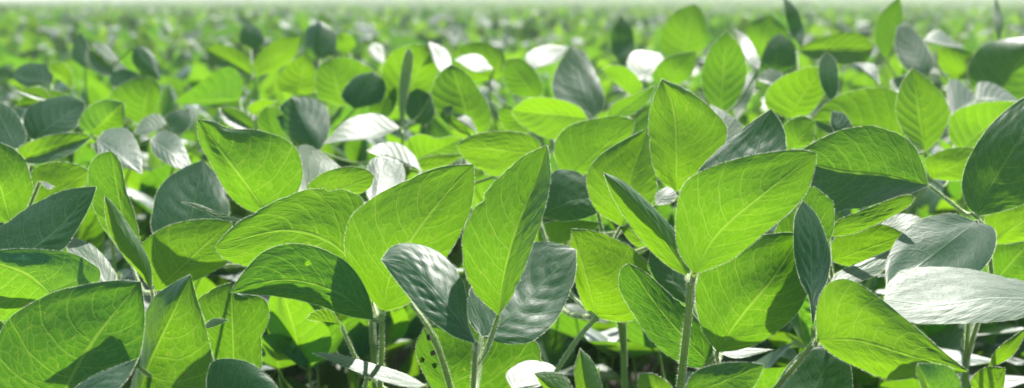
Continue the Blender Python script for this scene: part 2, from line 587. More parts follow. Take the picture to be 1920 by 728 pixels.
plant('plant with large rounded upright leaflet, long veined one and dark drooping one',
  ([(716, 592, .92, .0018), (716, 640, .92), (712, 730, .93), (708, 800, .94)], [
    lf((700, 570), (405, 460), [(712, 470), (692, 395), (662, 362), (610, 354), (560, 360), (505, 384), (443, 420)],
       [(640, 540), (560, 520), (480, 503), (430, 490), (408, 472)], .955, .05, .08, M=[(640, 470), (540, 432)], tone=.55),
    lf((700, 600), (431, 548), [(693, 560), (672, 517), (640, 485), (590, 463), (540, 458), (492, 474), (456, 511)],
       [(650, 592), (590, 570), (520, 556), (470, 552)], .91, .2, .0, M=[(640, 553), (560, 527), (490, 530)], tone=.12, holes=[(578, 494, 5)]),
    lf((718, 585), (888, 308), [(682, 545), (655, 500), (646, 450), (660, 405), (700, 371), (760, 339), (825, 314)],
       [(760, 572), (800, 532), (850, 462), (880, 400), (889, 350)], .93, .08, M=[(735, 510), (778, 440), (835, 365)], tone=.6)]),
  ([(690, 700, .98), (680, 760, .98)], [
    lf((800, 724), (585, 662), [(760, 701), (700, 682), (630, 664)], [(760, 726), (690, 706), (620, 676)], .90, 1.9),
    lf((640, 610), (575, 598), [(620, 582), (590, 584)], [(620, 604), (590, 602)], .99, .1, tone=.95)]))
plant('plant with tall pointed folded leaflet between a dark shiny and a silvery one',
  ([(893, 645, .845, .0016), (889, 690, .86), (886, 760, .87)], [
    lf((893, 645), (715, 487), [(850, 630), (800, 594), (760, 548), (732, 512)], [(877, 603), (873, 545), (852, 502), (815, 469), (768, 456), (735, 463)],
       .82, 1.22, .0, M=[(860, 600), (800, 530), (755, 492)], f=(.0, .008), tone=.02),
    lf((935, 592), (1026, 272), [(893, 552), (871, 502), (868, 442), (885, 400), (920, 350), (975, 298)],
       [(965, 547), (992, 480), (1016, 410), (1031, 345), (1031, 300)], .88, .1, -.1, M=[(944, 520), (968, 430), (1006, 335)], f=(0, -.022), tone=.45),
    lf((903, 632), (1080, 468), [(880, 600), (878, 550), (930, 490), (1000, 455), (1050, 458)],
       [(950, 645), (1000, 638), (1042, 600), (1070, 545), (1080, 505)], .93, 1.3, M=[(950, 598), (1015, 535)], tone=.05)]),
  ([(769, 566, .97, .0017), (812, 630, .95), (845, 728, .95), (860, 800, .95)], [
    lf((880, 790), (795, 615), [(830, 760), (790, 690), (780, 650)], [(985, 728), (1010, 650), (930, 615), (850, 600)], 1.02, .3, tone=.25, holes=[(805, 633, 6), (812, 662, 5), (790, 675, 6), (815, 685, 5)])]))
plant('soybean plant with a bright square-topped leaflet on a bent stalk',
  ([(1118, 596, 1.02, .0017), (1086, 632, 1.0), (1042, 700, .98), (1020, 770, .98)], [
    lf((1120, 597), (1072, 428), [(1096, 577), (1079, 530), (1071, 478)], [(1180, 602), (1212, 560), (1218, 510), (1192, 471), (1130, 438)], 1.03, .15, tone=.9),
    lf((1008, 405), (1139, 372), [(1005, 350), (1035, 321), (1080, 322), (1116, 343)], [(1060, 415), (1115, 402)], 1.13, .8, M=[(1075, 378)], tone=.2),
    lf((1000, 480), (1128, 418), [(1000, 430), (1060, 412)], [(1055, 455), (1100, 440)], 1.17, .2, tone=.9)]),
  ([(1105, 780, .87), (1105, 840, .88)], [
    lf((1106, 775), (1088, 654), [(1083, 735), (1077, 692)], [(1128, 730), (1114, 682)], .85, .3, mat='Y', f=(.012, .012)),
    lf((1085, 755), (1001, 700), [(1060, 706), (1025, 697)], [(1030, 738)], .84, 1.0, mat='Y', f=(.0, .01)),
    lf((960, 730), (1050, 695), [(950, 700), (985, 677), (1025, 680)], [(1010, 725)], .97, 1.9)]))
plant('plant on thick hairy stalk with large bright leaflet and folded white-edged one',
  ([(1296, 518, .89, .0024), (1289, 600, .89), (1275, 728, .9), (1268, 820, .91)], [
    lf((1290, 519), (1132, 324), [(1255, 500), (1218, 468), (1180, 420), (1150, 372)], [(1300, 500), (1275, 448), (1243, 408), (1205, 370), (1168, 340)],
       .91, .05, .1, M=[(1268, 484), (1214, 410), (1165, 357)], f=(0, .009), tone=.7),
    lf((1301, 515), (1531, 287), [(1272, 470), (1268, 405), (1284, 345), (1340, 311), (1420, 290), (1492, 281)],
       [(1370, 487), (1440, 432), (1505, 372), (1526, 322)], .86, .03, M=[(1345, 440), (1430, 365)], tone=.5)]),
  ([(1290, 740, .85), (1275, 780, .88)], [
    lf((1280, 745), (1433, 684), [(1300, 700), (1350, 682), (1400, 680)], [(1375, 765), (1415, 722)], .83, .5, tone=.3),
    lf((1250, 765), (1200, 700), [(1210, 740), (1196, 720)], [(1260, 728), (1230, 703)], .85, .2, mat='Y')]))
plant('soybean plant with a broad leaflet crossed by a slanting shadow and a dark shaded one',
  ([(1343, 662, .96, .0016), (1330, 678, .96), (1300, 720, .97)], [
    lf((1345, 660), (1502, 438), [(1320, 625), (1305, 570), (1309, 520), (1340, 480), (1400, 450), (1460, 437)],
       [(1385, 656), (1435, 637), (1492, 590), (1516, 540), (1512, 480)], .94, .15, M=[(1385, 600), (1450, 520)], tone=.35),
    lf((1340, 692), (1178, 494), [(1285, 685), (1230, 648), (1190, 592), (1163, 545), (1163, 508)], [(1333, 640), (1300, 590), (1252, 548), (1210, 511)],
       .96, .4, M=[(1290, 640), (1230, 570)], tone=.05),
    lf((1300, 578), (1221, 464), [(1245, 545), (1218, 500)], [(1302, 540), (1268, 488)], .99, .9, tone=.3),
    lf((1350, 664), (1450, 655), [(1380, 652)], [(1385, 672)], 1.0, 1.9)]))
plant('soybean plant with a slim blue-grey leaflet beside a bright pointed drooping one',
  ([(1527, 640, .88, .0018), (1500, 675, .88), (1455, 728, .89), (1420, 780, .9)], [
    lf((1524, 612), (1505, 376), [(1517, 560), (1500, 525), (1489, 470), (1490, 410)], [(1535, 565), (1552, 520), (1556, 470), (1532, 405)], .88, .95, .7,
       M=[(1522, 540), (1520, 450)], tone=.05),
    lf((1548, 545), (1692, 458), [(1570, 512), (1615, 492)], [(1590, 533), (1650, 512)], .95, 1.8),
    lf((1532, 637), (1816, 696), [(1532, 575), (1552, 533), (1590, 524), (1640, 552), (1700, 600), (1765, 656)],
       [(1560, 664), (1610, 690), (1670, 712), (1725, 705), (1775, 703)], .86, .05, M=[(1610, 640), (1710, 668)], tone=.8)]),
  ([(1500, 790, .97), (1480, 860, .98)], [
    lf((1500, 790), (1565, 651), [(1455, 740), (1475, 690), (1515, 655)], [(1590, 770), (1598, 720), (1590, 675)], .97, .85, tone=.15)]))
plant('soybean plant whose level leaflet shines almost white near the lower right corner',
  ([(1962, 562, .95), (1980, 640, .96), (1970, 800, .96)], [
    lf((1962, 562), (1658, 562), [(1930, 531), (1880, 519), (1820, 505), (1745, 500), (1692, 508), (1664, 535)],
       [(1930, 592), (1880, 602), (1800, 607), (1710, 606), (1672, 590)], .93, 2.05, M=[(1860, 560), (1760, 572)])]),
  ([(1850, 745, .97), (1850, 800, .97)], [
    lf((1850, 760), (1885, 690), [(1820, 720), (1845, 690)], [(1880, 730)], .97, .15, mat='Y'),
    lf((1852, 692), (1930, 610), [(1870, 655)], [(1900, 665)], 1.0, .2, mat='Y')]),
  ([(1765, 790, .82), (1770, 830, .84)], [
    lf((1765, 790), (1722, 682), [(1735, 740), (1718, 700)], [(1802, 740), (1790, 696), (1760, 683)], .8, .4, f=(.015, 0), tone=.4)]))
plant('plant with three leaflets spread round one joint above the white leaflet',
  ([(1833, 412, 1.03, .0015), (1850, 440, 1.04), (1860, 560, 1.06)], [
    lf((1830, 416), (1662, 542), [(1785, 401), (1730, 411), (1690, 440), (1663, 490)], [(1864, 430), (1862, 475), (1815, 530), (1740, 555)],
       1.02, 1.5, .1, M=[(1780, 455), (1715, 505)], tone=.15),
    lf((1831, 406), (1945, 175), [(1812, 382), (1804, 342), (1820, 290), (1862, 230), (1912, 188)], [(1880, 396), (1935, 370), (1965, 290)],
       1.03, .75, M=[(1862, 340), (1920, 245)], tone=.25)]),
  ([(1742, 348, 1.06, .0014), (1780, 378, 1.05), (1812, 402, 1.04), (1833, 413, 1.03)], [
    lf((1741, 348), (1488, 298), [(1730, 308), (1706, 266), (1662, 243), (1610, 237), (1550, 255), (1508, 279)],
       [(1700, 366), (1650, 381), (1600, 392), (1552, 396), (1528, 372), (1500, 330)], 1.06, .35, M=[(1660, 330), (1570, 320)], tone=.3, f=(0, -.03))]),
  ([(1850, 455, 1.15), (1860, 560, 1.15)], [
    lf((1850, 460), (1965, 385), [(1850, 400), (1900, 368)], [(1900, 455), (1950, 440)], 1.16, .2, tone=.9),
    lf((1850, 545), (1955, 425), [(1838, 500), (1865, 450), (1910, 432)], [(1920, 540), (1960, 490)], 1.22, .3, tone=.2)]))
plant('soybean plant with a long thin bright leaflet pointing up to the right',
  ([(1552, 445, 1.03), (1560, 520, 1.05), (1600, 620, 1.05)], [
    lf((1545, 445), (1716, 369), [(1570, 415), (1610, 397), (1660, 378), (1695, 366)], [(1600, 438), (1660, 412), (1702, 388)], 1.0, .25, M=[(1630, 412)], tone=.7),
    lf((1560, 490), (1700, 440), [(1562, 450), (1600, 425), (1655, 421)], [(1610, 503), (1665, 490)], 1.09, .2, tone=.8),
    lf((1640, 430), (1735, 415), [(1680, 403), (1715, 404)], [(1690, 438)], 1.12, 1.9),
    lf((1475, 520), (1562, 378), [(1446, 470), (1472, 392), (1518, 350)], [(1530, 500), (1560, 440), (1564, 402)], .97, .1, tone=.3)]))  # lower half extended out of sight to cast shadow on the broad leaflet
plant('soybean plant with a tall upright leaflet beside a wrinkled blue-grey one',
  ([(1290, 370, 1.1), (1290, 440, 1.1)], [
    lf((1268, 360), (1241, 148), [(1232, 330), (1218, 270), (1219, 205)], [(1330, 330), (1363, 250), (1338, 208), (1290, 170)], 1.1, .2, M=[(1268, 270), (1262, 200)], f=(-.012, 0), tone=.7),
    lf((1320, 320), (1333, 196), [(1320, 250)], [(1375, 275), (1392, 238), (1365, 213)], 1.2, 1.5),
    lf((1385, 385), (1446, 204), [(1330, 370), (1308, 328), (1350, 278), (1402, 235)], [(1450, 360), (1474, 310), (1474, 275), (1468, 238)], 1.0, 1.0, .1, tone=.0)]))
plant('soybean plant with a bright rippled leaflet against a dark upright one, centre right',
  ([(1110, 350, 1.2), (1130, 440, 1.2)], [
    lf((1062, 335), (1191, 226), [(1042, 300), (1042, 265), (1065, 238), (1110, 224), (1160, 218)], [(1110, 322), (1152, 292), (1182, 258)], 1.22, .2, tone=.5),
    lf((1165, 425), (1216, 240), [(1115, 390), (1100, 330), (1125, 292), (1172, 262)], [(1210, 400), (1232, 352), (1228, 300)], 1.13, .3, M=[(1180, 340)], f=(0, -.02), tone=.7),
    lf((1230, 385), (1262, 345), [(1232, 362)], [(1260, 380), (1275, 352)], 1.16, 1.5),
    lf((1225, 460), (1160, 425), [(1200, 425)], [(1190, 460)], 1.12, .3)]))
plant('soybean plant with a bright blunt leaflet beside a ragged-topped one in mid field',
  ([(960, 320, 1.3), (960, 400, 1.3)], [
    lf((1014, 290), (854, 272), [(1012, 268), (985, 251), (940, 246), (890, 253)], [(975, 312), (936, 331), (900, 320), (870, 296)], 1.27, .1, tone=.8),
    lf((775, 300), (868, 260), [(765, 280), (768, 258), (795, 252), (820, 260), (845, 255)], [(820, 300), (860, 285)], 1.42, .2, tone=.6),
    lf((768, 318), (875, 290), [(790, 297), (830, 290)], [(820, 318)], 1.36, .2, tone=.8)]))
plant('soybean plant with a small white upright leaflet behind the large rounded one',
  ([(700, 400, 1.12), (690, 460, 1.13)], [
    lf((702, 390), (716, 291), [(688, 365), (687, 325), (696, 300)], [(740, 370), (758, 338), (752, 305)], 1.1, 1.75),
    lf((790, 320), (687, 283), [(775, 290), (745, 268), (710, 270)], [(755, 305), (715, 293)], 1.32, 1.8),
    lf((590, 375), (702, 330), [(575, 352), (605, 325), (650, 313), (685, 317)], [(640, 375), (690, 355)], 1.1, .15, tone=.8)]))
plant('plant with a pale grey level leaflet and a dark blue white-cornered one',
  ([(755, 245, 1.5), (750, 290, 1.5)], [
    lf((750, 240), (607, 270), [(725, 220), (695, 213), (650, 226)], [(715, 256), (660, 264)], 1.46, 1.75),
    lf((598, 285), (545, 182), [(560, 272), (530, 245), (522, 208)], [(615, 255), (616, 215), (592, 186)], 1.52, 1.2, .3, tone=.0, f=(.03, 0)),
    lf((530, 300), (500, 200), [(500, 270), (482, 225)], [(540, 260), (525, 205)], 1.58, .4, tone=.2)]))
plant('soybean plant with a small bright oval leaflet above the dark gap between plants',
  ([(480, 246, 1.55), (485, 320, 1.56)], [
    lf((478, 246), (411, 202), [(440, 240), (415, 222)], [(472, 222), (440, 203)], 1.55, .2, tone=.4),
    lf((470, 215), (520, 190), [(465, 200), (490, 187)], [(495, 215)], 1.65, .2, tone=.9),
    lf((450, 188), (325, 192), [(455, 150), (430, 125), (385, 148)], [(400, 195), (350, 196)], 1.75, .5, tone=.25)]))
plant('soybean plant with an arching bright leaflet around a pale sliver',
  ([(880, 252, 1.52), (870, 300, 1.53)], [
    lf((880, 250), (846, 121), [(848, 240), (820, 212), (809, 172), (824, 138)], [(914, 247), (919, 207), (896, 165), (871, 134)], 1.52, .15, M=[(870, 190)], tone=.5),
    lf((838, 218), (850, 148), [(830, 190), (832, 165)], [(850, 200), (857, 168)], 1.49, 1.8),
    lf((896, 252), (845, 213), [(880, 220)], [(876, 233)], 1.47, 1.5)]))
plant('soybean plant with a thin upright edge-on leaflet before a bright rounded one',
  ([(755, 245, 1.62), (755, 300, 1.62)], [
    lf((752, 242), (766, 90), [(748, 180), (755, 115)], [(764, 180), (775, 110)], 1.6, .5, 2.0),
    lf((758, 210), (800, 84), [(725, 180), (716, 130), (740, 95), (770, 84)], [(800, 185), (817, 145), (815, 110)], 1.7, .2, tone=.7),
    lf((828, 138), (803, 78), [(812, 110)], [(846, 125), (836, 92)], 1.66, 1.8)]))
plant('soybean plant with two bright leaflets parted by a pale level one, upper centre',
  ([(920, 140, 1.85), (920, 190, 1.85)], [
    lf((930, 150), (940, 95), [(870, 150), (848, 110), (870, 84), (910, 80)], [(945, 140), (948, 115)], 1.85, .2, tone=.6),
    lf((925, 130), (852, 112), [(900, 104), (870, 104)], [(890, 134)], 1.8, 1.8),
    lf((1010, 185), (950, 112), [(960, 175), (943, 140)], [(1018, 165), (1000, 128), (975, 110)], 1.72, .3, tone=.3),
    lf((1000, 130), (1065, 88), [(985, 105), (1020, 85)], [(1045, 115)], 1.9, 1.6)]))
plant('soybean plant with a pointed silvery leaflet above a bright oval one, upper centre',
  ([(1112, 225, 1.6), (1110, 280, 1.6)], [
    lf((1112, 222), (1071, 84), [(1062, 205), (1036, 170), (1044, 128)], [(1133, 200), (1126, 158), (1102, 110)], 1.6, 1.2, .0, M=[(1090, 160)], f=(.0, .0), tone=.05),
    lf((1102, 222), (958, 208), [(1085, 200), (1040, 185), (990, 185)], [(1060, 260), (1015, 256), (975, 232)], 1.47, .1, tone=.85),
    lf((990, 250), (945, 195), [(950, 245), (934, 215)], [(985, 215)], 1.53, .3, tone=.5)]))
plant('soybean plant with a pale upright folded leaflet above a white level one',
  ([(1190, 185, 1.75), (1190, 240, 1.76)], [
    lf((1195, 190), (1129, 130), [(1165, 165), (1140, 145)], [(1205, 160), (1180, 130), (1150, 122)], 1.7, .3, tone=.6),
    lf((1135, 228), (1228, 160), [(1150, 195), (1195, 175)], [(1185, 215), (1215, 190)], 1.5, .5, tone=.5),
    lf((1195, 155), (1240, 100), [(1175, 125), (1190, 96)], [(1230, 135), (1245, 115)], 1.85, 1.8),
    lf((1172, 128), (1166, 30), [(1150, 100), (1147, 60)], [(1188, 100), (1186, 58)], 2.0, .8, tone=.1)]))
plant('soybean plant whose bright rounded tip reaches nearest the far horizon',
  ([(1270, 165, 1.9), (1270, 200, 1.9)], [
    lf((1280, 112), (1301, 7), [(1245, 100), (1240, 60), (1265, 24)], [(1322, 90), (1325, 50), (1316, 20)], 2.2, .3, tone=.5),
    lf((1240, 162), (1306, 97), [(1222, 145), (1240, 115), (1272, 101)], [(1280, 155), (1302, 130)], 1.72, .2, tone=.4)]))
plant('soybean plant with an upright spindle-shaped leaflet beside a white one',
  ([(1352, 218, 1.52), (1350, 270, 1.52)], [
    lf((1350, 217), (1362, 57), [(1326, 190), (1315, 145), (1330, 95)], [(1382, 190), (1400, 140), (1390, 92)], 1.5, .25, tone=.3),
    lf((1422, 130), (1377, 54), [(1400, 110)], [(1424, 112), (1402, 70)], 1.55, 1.8),
    lf((1380, 225), (1410, 130), [(1375, 180)], [(1400, 200), (1415, 160)], 1.6, 1.4)]))
plant('plant with narrow dark upright leaflet beside a shaded rounded one, upper right',
  ([(1450, 140, 2.0), (1450, 180, 2.0)], [
    lf((1425, 112), (1445, 28), [(1402, 85), (1405, 45)], [(1468, 100), (1478, 60)], 2.2, .3, tone=.4),
    lf((1450, 140), (1462, 62), [(1425, 125), (1440, 80)], [(1490, 125), (1490, 85)], 1.9, .7, tone=.0),
    lf((1503, 90), (1468, -8), [(1478, 50)], [(1508, 60), (1492, 15)], 1.9, .9, tone=.0)]))
plant('soybean plant with a bright level-topped leaflet above two rounded upright ones',
  ([(1520, 220, 1.52), (1530, 270, 1.53)], [
    lf((1494, 96), (1638, 92), [(1530, 73), (1590, 61), (1625, 70)], [(1530, 112), (1580, 120), (1622, 116)], 1.78, .15, tone=.9),
    lf((1478, 222), (1541, 124), [(1440, 205), (1436, 175), (1462, 147), (1505, 129)], [(1520, 212), (1545, 170)], 1.5, .2, tone=.7),
    lf((1560, 195), (1549, 97), [(1540, 160), (1535, 120)], [(1572, 165), (1568, 118)], 1.45, .9, tone=.1),
    lf((1500, 175), (1420, 150), [(1470, 140), (1440, 130)], [(1465, 170)], 1.7, 1.2, tone=.2)]))
plant('soybean plant with a wide bright leaflet touching a ribbed upright one, right of centre',
  ([(1735, 285, 1.4), (1740, 340, 1.4)], [
    lf((1695, 262), (1518, 226), [(1700, 205), (1680, 172), (1625, 165), (1560, 186)], [(1640, 262), (1560, 252)], 1.43, .1, tone=.6),
    lf((1735, 285), (1711, 127), [(1695, 250), (1680, 205), (1690, 158)], [(1765, 255), (1779, 205), (1752, 160)], 1.36, .25, tone=.7),
    lf((1575, 260), (1560, 208), [(1558, 235)], [(1600, 250), (1585, 215)], 1.33, .9, tone=.0),
    lf((1480, 280), (1530, 228), [(1468, 240), (1500, 218)], [(1520, 270)], 1.28, .3, tone=.5)]))
plant('soybean plant with a bright flat-topped leaflet below two white level ones at right',
  ([(1800, 285, 1.42), (1810, 340, 1.42)], [
    lf((1800, 282), (1906, 191), [(1780, 258), (1786, 214), (1830, 195), (1875, 190)], [(1850, 275), (1895, 240)], 1.42, .15, tone=.7),
    lf((1785, 215), (1840, 185), [(1775, 170), (1790, 148)], [(1820, 210)], 1.62, 1.7),
    lf((1830, 185), (1912, 190), [(1835, 155), (1870, 160)], [(1870, 195)], 1.6, 1.8),
    lf((1745, 335), (1840, 280), [(1735, 300), (1775, 280), (1815, 277)], [(1800, 338), (1835, 310)], 1.27, .1, tone=.8)]))
plant('soybean plant with a large leaflet half dark half green at the upper right edge',
  ([(1860, 190, 1.7), (1860, 230, 1.7)], [
    lf((1862, 188), (1945, 70), [(1820, 160), (1817, 120), (1845, 85), (1890, 73)], [(1915, 190), (1955, 140)], 1.7, .4, .3, f=(.04, 0), tone=.3),
    lf((1795, 150), (1825, 100), [(1765, 130), (1760, 95), (1790, 88)], [(1820, 140)], 1.85, .2, tone=.7),
    lf((1730, 75), (1800, 90), [(1760, 55)], [(1765, 85)], 1.9, 1.8),
    lf((1872, 82), (1866, -10), [(1864, 40)], [(1882, 40)], 1.9, 1.2)]))
plant('soybean plant with a dark blue-green leaflet leaning beside a slim upright one',
  ([(1700, 140, 1.8), (1700, 180, 1.8)], [
    lf((1740, 138), (1682, 48), [(1700, 130), (1678, 90)], [(1752, 120), (1730, 75), (1705, 50)], 1.72, 1.2, tone=.0),
    lf((1662, 112), (1686, -8), [(1642, 80), (1650, 30)], [(1678, 80), (1692, 30)], 1.9, .4, tone=.3),
    lf((1650, 160), (1600, 118), [(1630, 140)], [(1640, 122)], 1.7, 1.8),
    lf((1680, 178), (1712, 140), [(1670, 150)], [(1705, 165)], 1.7, 1.8)]))
plant('soybean plant with long bright leaflet pointing right over a dark teal one',
  ([(40, 310, 1.33), (40, 360, 1.33)], [
    lf((34, 303), (174, 257), [(35, 278), (90, 255), (145, 249)], [(75, 307), (130, 290)], 1.32, .1, tone=.75),
    lf((60, 262), (160, 193), [(44, 240), (50, 205), (85, 187), (130, 180)], [(110, 258), (150, 230)], 1.47, 1.1, tone=.0),
    lf((30, 280), (-15, 192), [(-15, 270), (-25, 220)], [(50, 258), (32, 215), (10, 196)], 1.38, 1.3, tone=.1),
    lf((100, 190), (30, 170), [(80, 165), (50, 165)], [(65, 185)], 1.55, .3, tone=.8)]))
plant('plant with a silvery striped level leaflet and a bright squarish one',
  ([(185, 260, 1.4), (190, 310, 1.4)], [
    lf((170, 252), (233, 193), [(147, 235), (163, 203), (198, 187)], [(205, 258), (232, 235)], 1.42, .3, f=(0, .03), tone=.5),
    lf((182, 262), (266, 327), [(200, 244), (240, 244), (264, 288)], [(190, 295), (235, 312)], 1.32, 1.75, tone=.1),
    lf((282, 262), (362, 318), [(305, 245), (338, 262)], [(290, 290), (330, 315)], 1.36, 1.7, tone=.2),
    lf((210, 300), (170, 270), [(185, 290)], [(195, 268)], 1.3, 1.5)]))
plant('soybean plant with a broad bright upright leaflet before pale hazy rows',
  ([(260, 235, 1.75), (260, 280, 1.75)], [
    lf((262, 235), (285, 143), [(215, 205), (205, 178), (245, 150)], [(290, 210), (302, 170)], 1.72, .2, tone=.4),
    lf((130, 150), (95, 115), [(110, 140)], [(125, 120)], 2.0, .3, tone=.6),
    lf((240, 150), (160, 95), [(190, 140), (160, 120)], [(235, 125), (195, 100)], 1.95, 1.5)]))
plant('soybean plant with two bright leaflets meeting like spread wings, upper left of centre',
  ([(477, 143, 1.92), (480, 200, 1.92)], [
    lf((474, 143), (384, 92), [(430, 130), (400, 120)], [(470, 115), (440, 90), (405, 84)], 1.92, .1, tone=.85),
    lf((480, 143), (563, 68), [(475, 115), (515, 76)], [(520, 132), (555, 105)], 1.9, .1, tone=.85),
    lf((470, 92), (470, 45), [(450, 75), (455, 52)], [(495, 80), (488, 55)], 2.1, .9, tone=.0)]))
plant('soybean plant with a dark rounded tip above bright leaflets, left of centre',
  ([(590, 175, 1.8), (590, 220, 1.8)], [
    lf((600, 112), (600, 40), [(572, 95), (575, 55)], [(628, 95), (628, 60)], 1.92, .9, .4, f=(.03, 0), tone=.0),
    lf((560, 178), (575, 100), [(520, 165), (535, 125)], [(592, 170), (592, 130)], 1.82, .15, tone=.8),
    lf((640, 200), (620, 110), [(595, 180), (595, 130)], [(695, 185), (705, 140), (660, 110)], 1.72, .35, tone=.5),
    lf((665, 205), (700, 135), [(640, 180), (665, 145)], [(715, 190), (722, 155)], 1.66, .8, tone=.0)]))
plant('soybean plant with a small teal pointed leaflet over a pale curved one, far left rows',
  ([(160, 128, 2.0), (162, 170, 2.0)], [
    lf((158, 128), (152, 60), [(135, 108), (140, 78)], [(176, 112), (165, 80)], 2.02, 1.0, .2, tone=.05),
    lf((172, 82), (226, 116), [(185, 78), (210, 96)], [(180, 96), (205, 112)], 2.0, 1.7),
    lf((250, 90), (302, 152), [(270, 88), (296, 115)], [(248, 118), (275, 145)], 1.95, .95, .3, tone=.05, f=(0, .01))]))
plant('soybean plant with a bright arched leaflet beside a grey level one near the left edge',
  ([(95, 168, 1.75), (96, 210, 1.75)], [
    lf((98, 158), (22, 142), [(98, 128), (62, 118), (35, 126)], [(65, 160), (38, 158)], 1.78, 1.25, tone=.1),
    lf((135, 168), (90, 118), [(112, 150), (94, 135)], [(136, 140), (118, 118)], 1.74, .1, tone=.8),
    lf((152, 192), (28, 200), [(108, 172), (62, 170)], [(100, 205), (60, 208)], 1.56, .4, tone=.6)]))
plant('soybean plant with a small blue-grey cupped leaflet over the dark gap, left of centre',
  ([(330, 250, 1.62), (332, 290, 1.62)], [
    lf((312, 250), (355, 204), [(303, 232), (322, 210)], [(345, 248), (360, 225)], 1.6, 1.1, .2, tone=.0),
    lf((312, 232), (250, 250), [(298, 214), (270, 222)], [(290, 246), (265, 254)], 1.58, 1.6),
    lf((225, 168), (256, 135), [(204, 152), (226, 130)], [(250, 160), (262, 146)], 1.85, 1.0, tone=.05)]))
plant('soybean plant with shaded narrow leaflets filling the space behind the arching leaflet',
  ([(800, 225, 1.68), (800, 260, 1.68)], [
    lf((795, 238), (782, 165), [(762, 215), (764, 180)], [(815, 215), (808, 180)], 1.66, .8, tone=.05),
    lf((700, 235), (735, 150), [(690, 200), (705, 165)], [(732, 215), (745, 180)], 1.7, .3, tone=.1),
    lf((720, 120), (700, 80), [(700, 110), (690, 92)], [(722, 98), (715, 85)], 1.95, 1.7),
    lf((655, 100), (640, 60), [(630, 92), (628, 72)], [(668, 85), (658, 66)], 2.1, .3, tone=.6)]))

def build_heroes():
    spots = []
    for label, stalks in HERO:
        allb = np.array([(l['b'][0], l['b'][1], l['d']) for _, ls in stalks for l in ls])
        m = allb.mean(0)
        top = at(m[0], m[1], m[2] + .05)
        top[2] = min(top[2] - .07, .50)
        root = bpy.data.objects.new('soybean_plant', None)
        COL.objects.link(root)
        root.location = (top[0], top[1], 0)
        root['label'] = label
        root['category'] = 'soybean plant'
        root['group'] = 'soybean plants of the field'
        loc = np.array(root.location)
        spots.append((top[0], top[1]))
        V, F, T = tube([([np.array([top[0], top[1], -.03]), top * [1, 1, .5] + [.008, .004, 0], top], .0042, .0028)], 0, 0, 10, 0)
        link('stem', make_mesh('stem', V - loc, F, T, mats=(M_STEM, M_HAIR)), root)
        for path, ls in stalks:
            near = m[2] < 1.3
            if path:
                pts = [at(*p[:3]) for p in path]
                r = path[0][3] if len(path[0]) > 3 else .0014
            else:
                c = np.mean([at(*l['b'], l['d']) for l in ls], 0)
                pts = [c - [0, 0, .0] + (top - c) * .08] if len(ls) > 1 else [at(*ls[0]['b'], ls[0]['d'])]
                r = .0011
            end = pts[-1]
            low = top - [0, 0, .03]
            pts2 = pts + [end * .45 + low * .55 + [0, 0, .012], low]
            tubes = [(pts2, r * .85, r * 1.25)]
            for l in ls:
                b3 = at(*l['b'], l['d'])
                if np.linalg.norm(b3 - pts[0]) > .002:
                    k = min(range(len(pts)), key=lambda i: np.linalg.norm(pts[i] - b3))
                    q = pts[k]
                    dst = np.linalg.norm(b3 - q)
                    tubes.append(([b3, (b3 + q) / 2 - [0, 0, .12 * dst], q], r * .8, r * .8))
            V, F, T = tube(tubes, 0, 0, 8, .0016 if near else 0)
            po = link('petiole', make_mesh('petiole', V - loc, F, T, mats=(M_PET, M_HAIR)), root)
            for l in ls:
                me = leaf_mesh(l)
                co = np.empty(len(me.vertices) * 3, np.float32)
                me.vertices.foreach_get('co', co)
                co = co.reshape(-1, 3) - loc
                me.vertices.foreach_set('co', co.astype(np.float32).ravel())
                link('leaflet', me, po)
    return spots


# ------------------------------------------------------------------ plants of the field
def leaf_grid(length, width, nu, nh, fold, curl, seed):
    """a leaflet along +Y from the origin, lying in XY, face up"""
    u = np.linspace(0, 1, nu + 1)
    v = np.linspace(-1, 1, 2 * nh + 1)
    U, V = np.meshgrid(u, v, indexing='ij')
    wp = np.sin(np.pi * U ** .72) ** .82 * (1 - .25 * U)
    X = V * wp * width / 2 * 1.12
    Y = U * length
    Z = fold * np.abs(X) + curl * length * U ** 2 + .05 * length * vnoise(U * 1.4, V, seed) * np.sin(np.pi * U)
    Z = Z - .12 * (np.abs(V) ** 2) * wp * width * .5
    return np.stack([X, Y, Z], -1).reshape(-1, 3), np.stack([U, V], -1).reshape(-1, 2), grid_faces(nu, 2 * nh, 0, True)


def rot(ax, a):
    c, s = math.cos(a), math.sin(a)
    if ax == 'x':
        return np.array([[1, 0, 0], [0, c, -s], [0, s, c]])
    if ax == 'y':
        return np.array([[c, 0, s], [0, 1, 0], [-s, 0, c]])
    return np.array([[c, -s, 0], [s, c, 0], [0, 0, 1]])


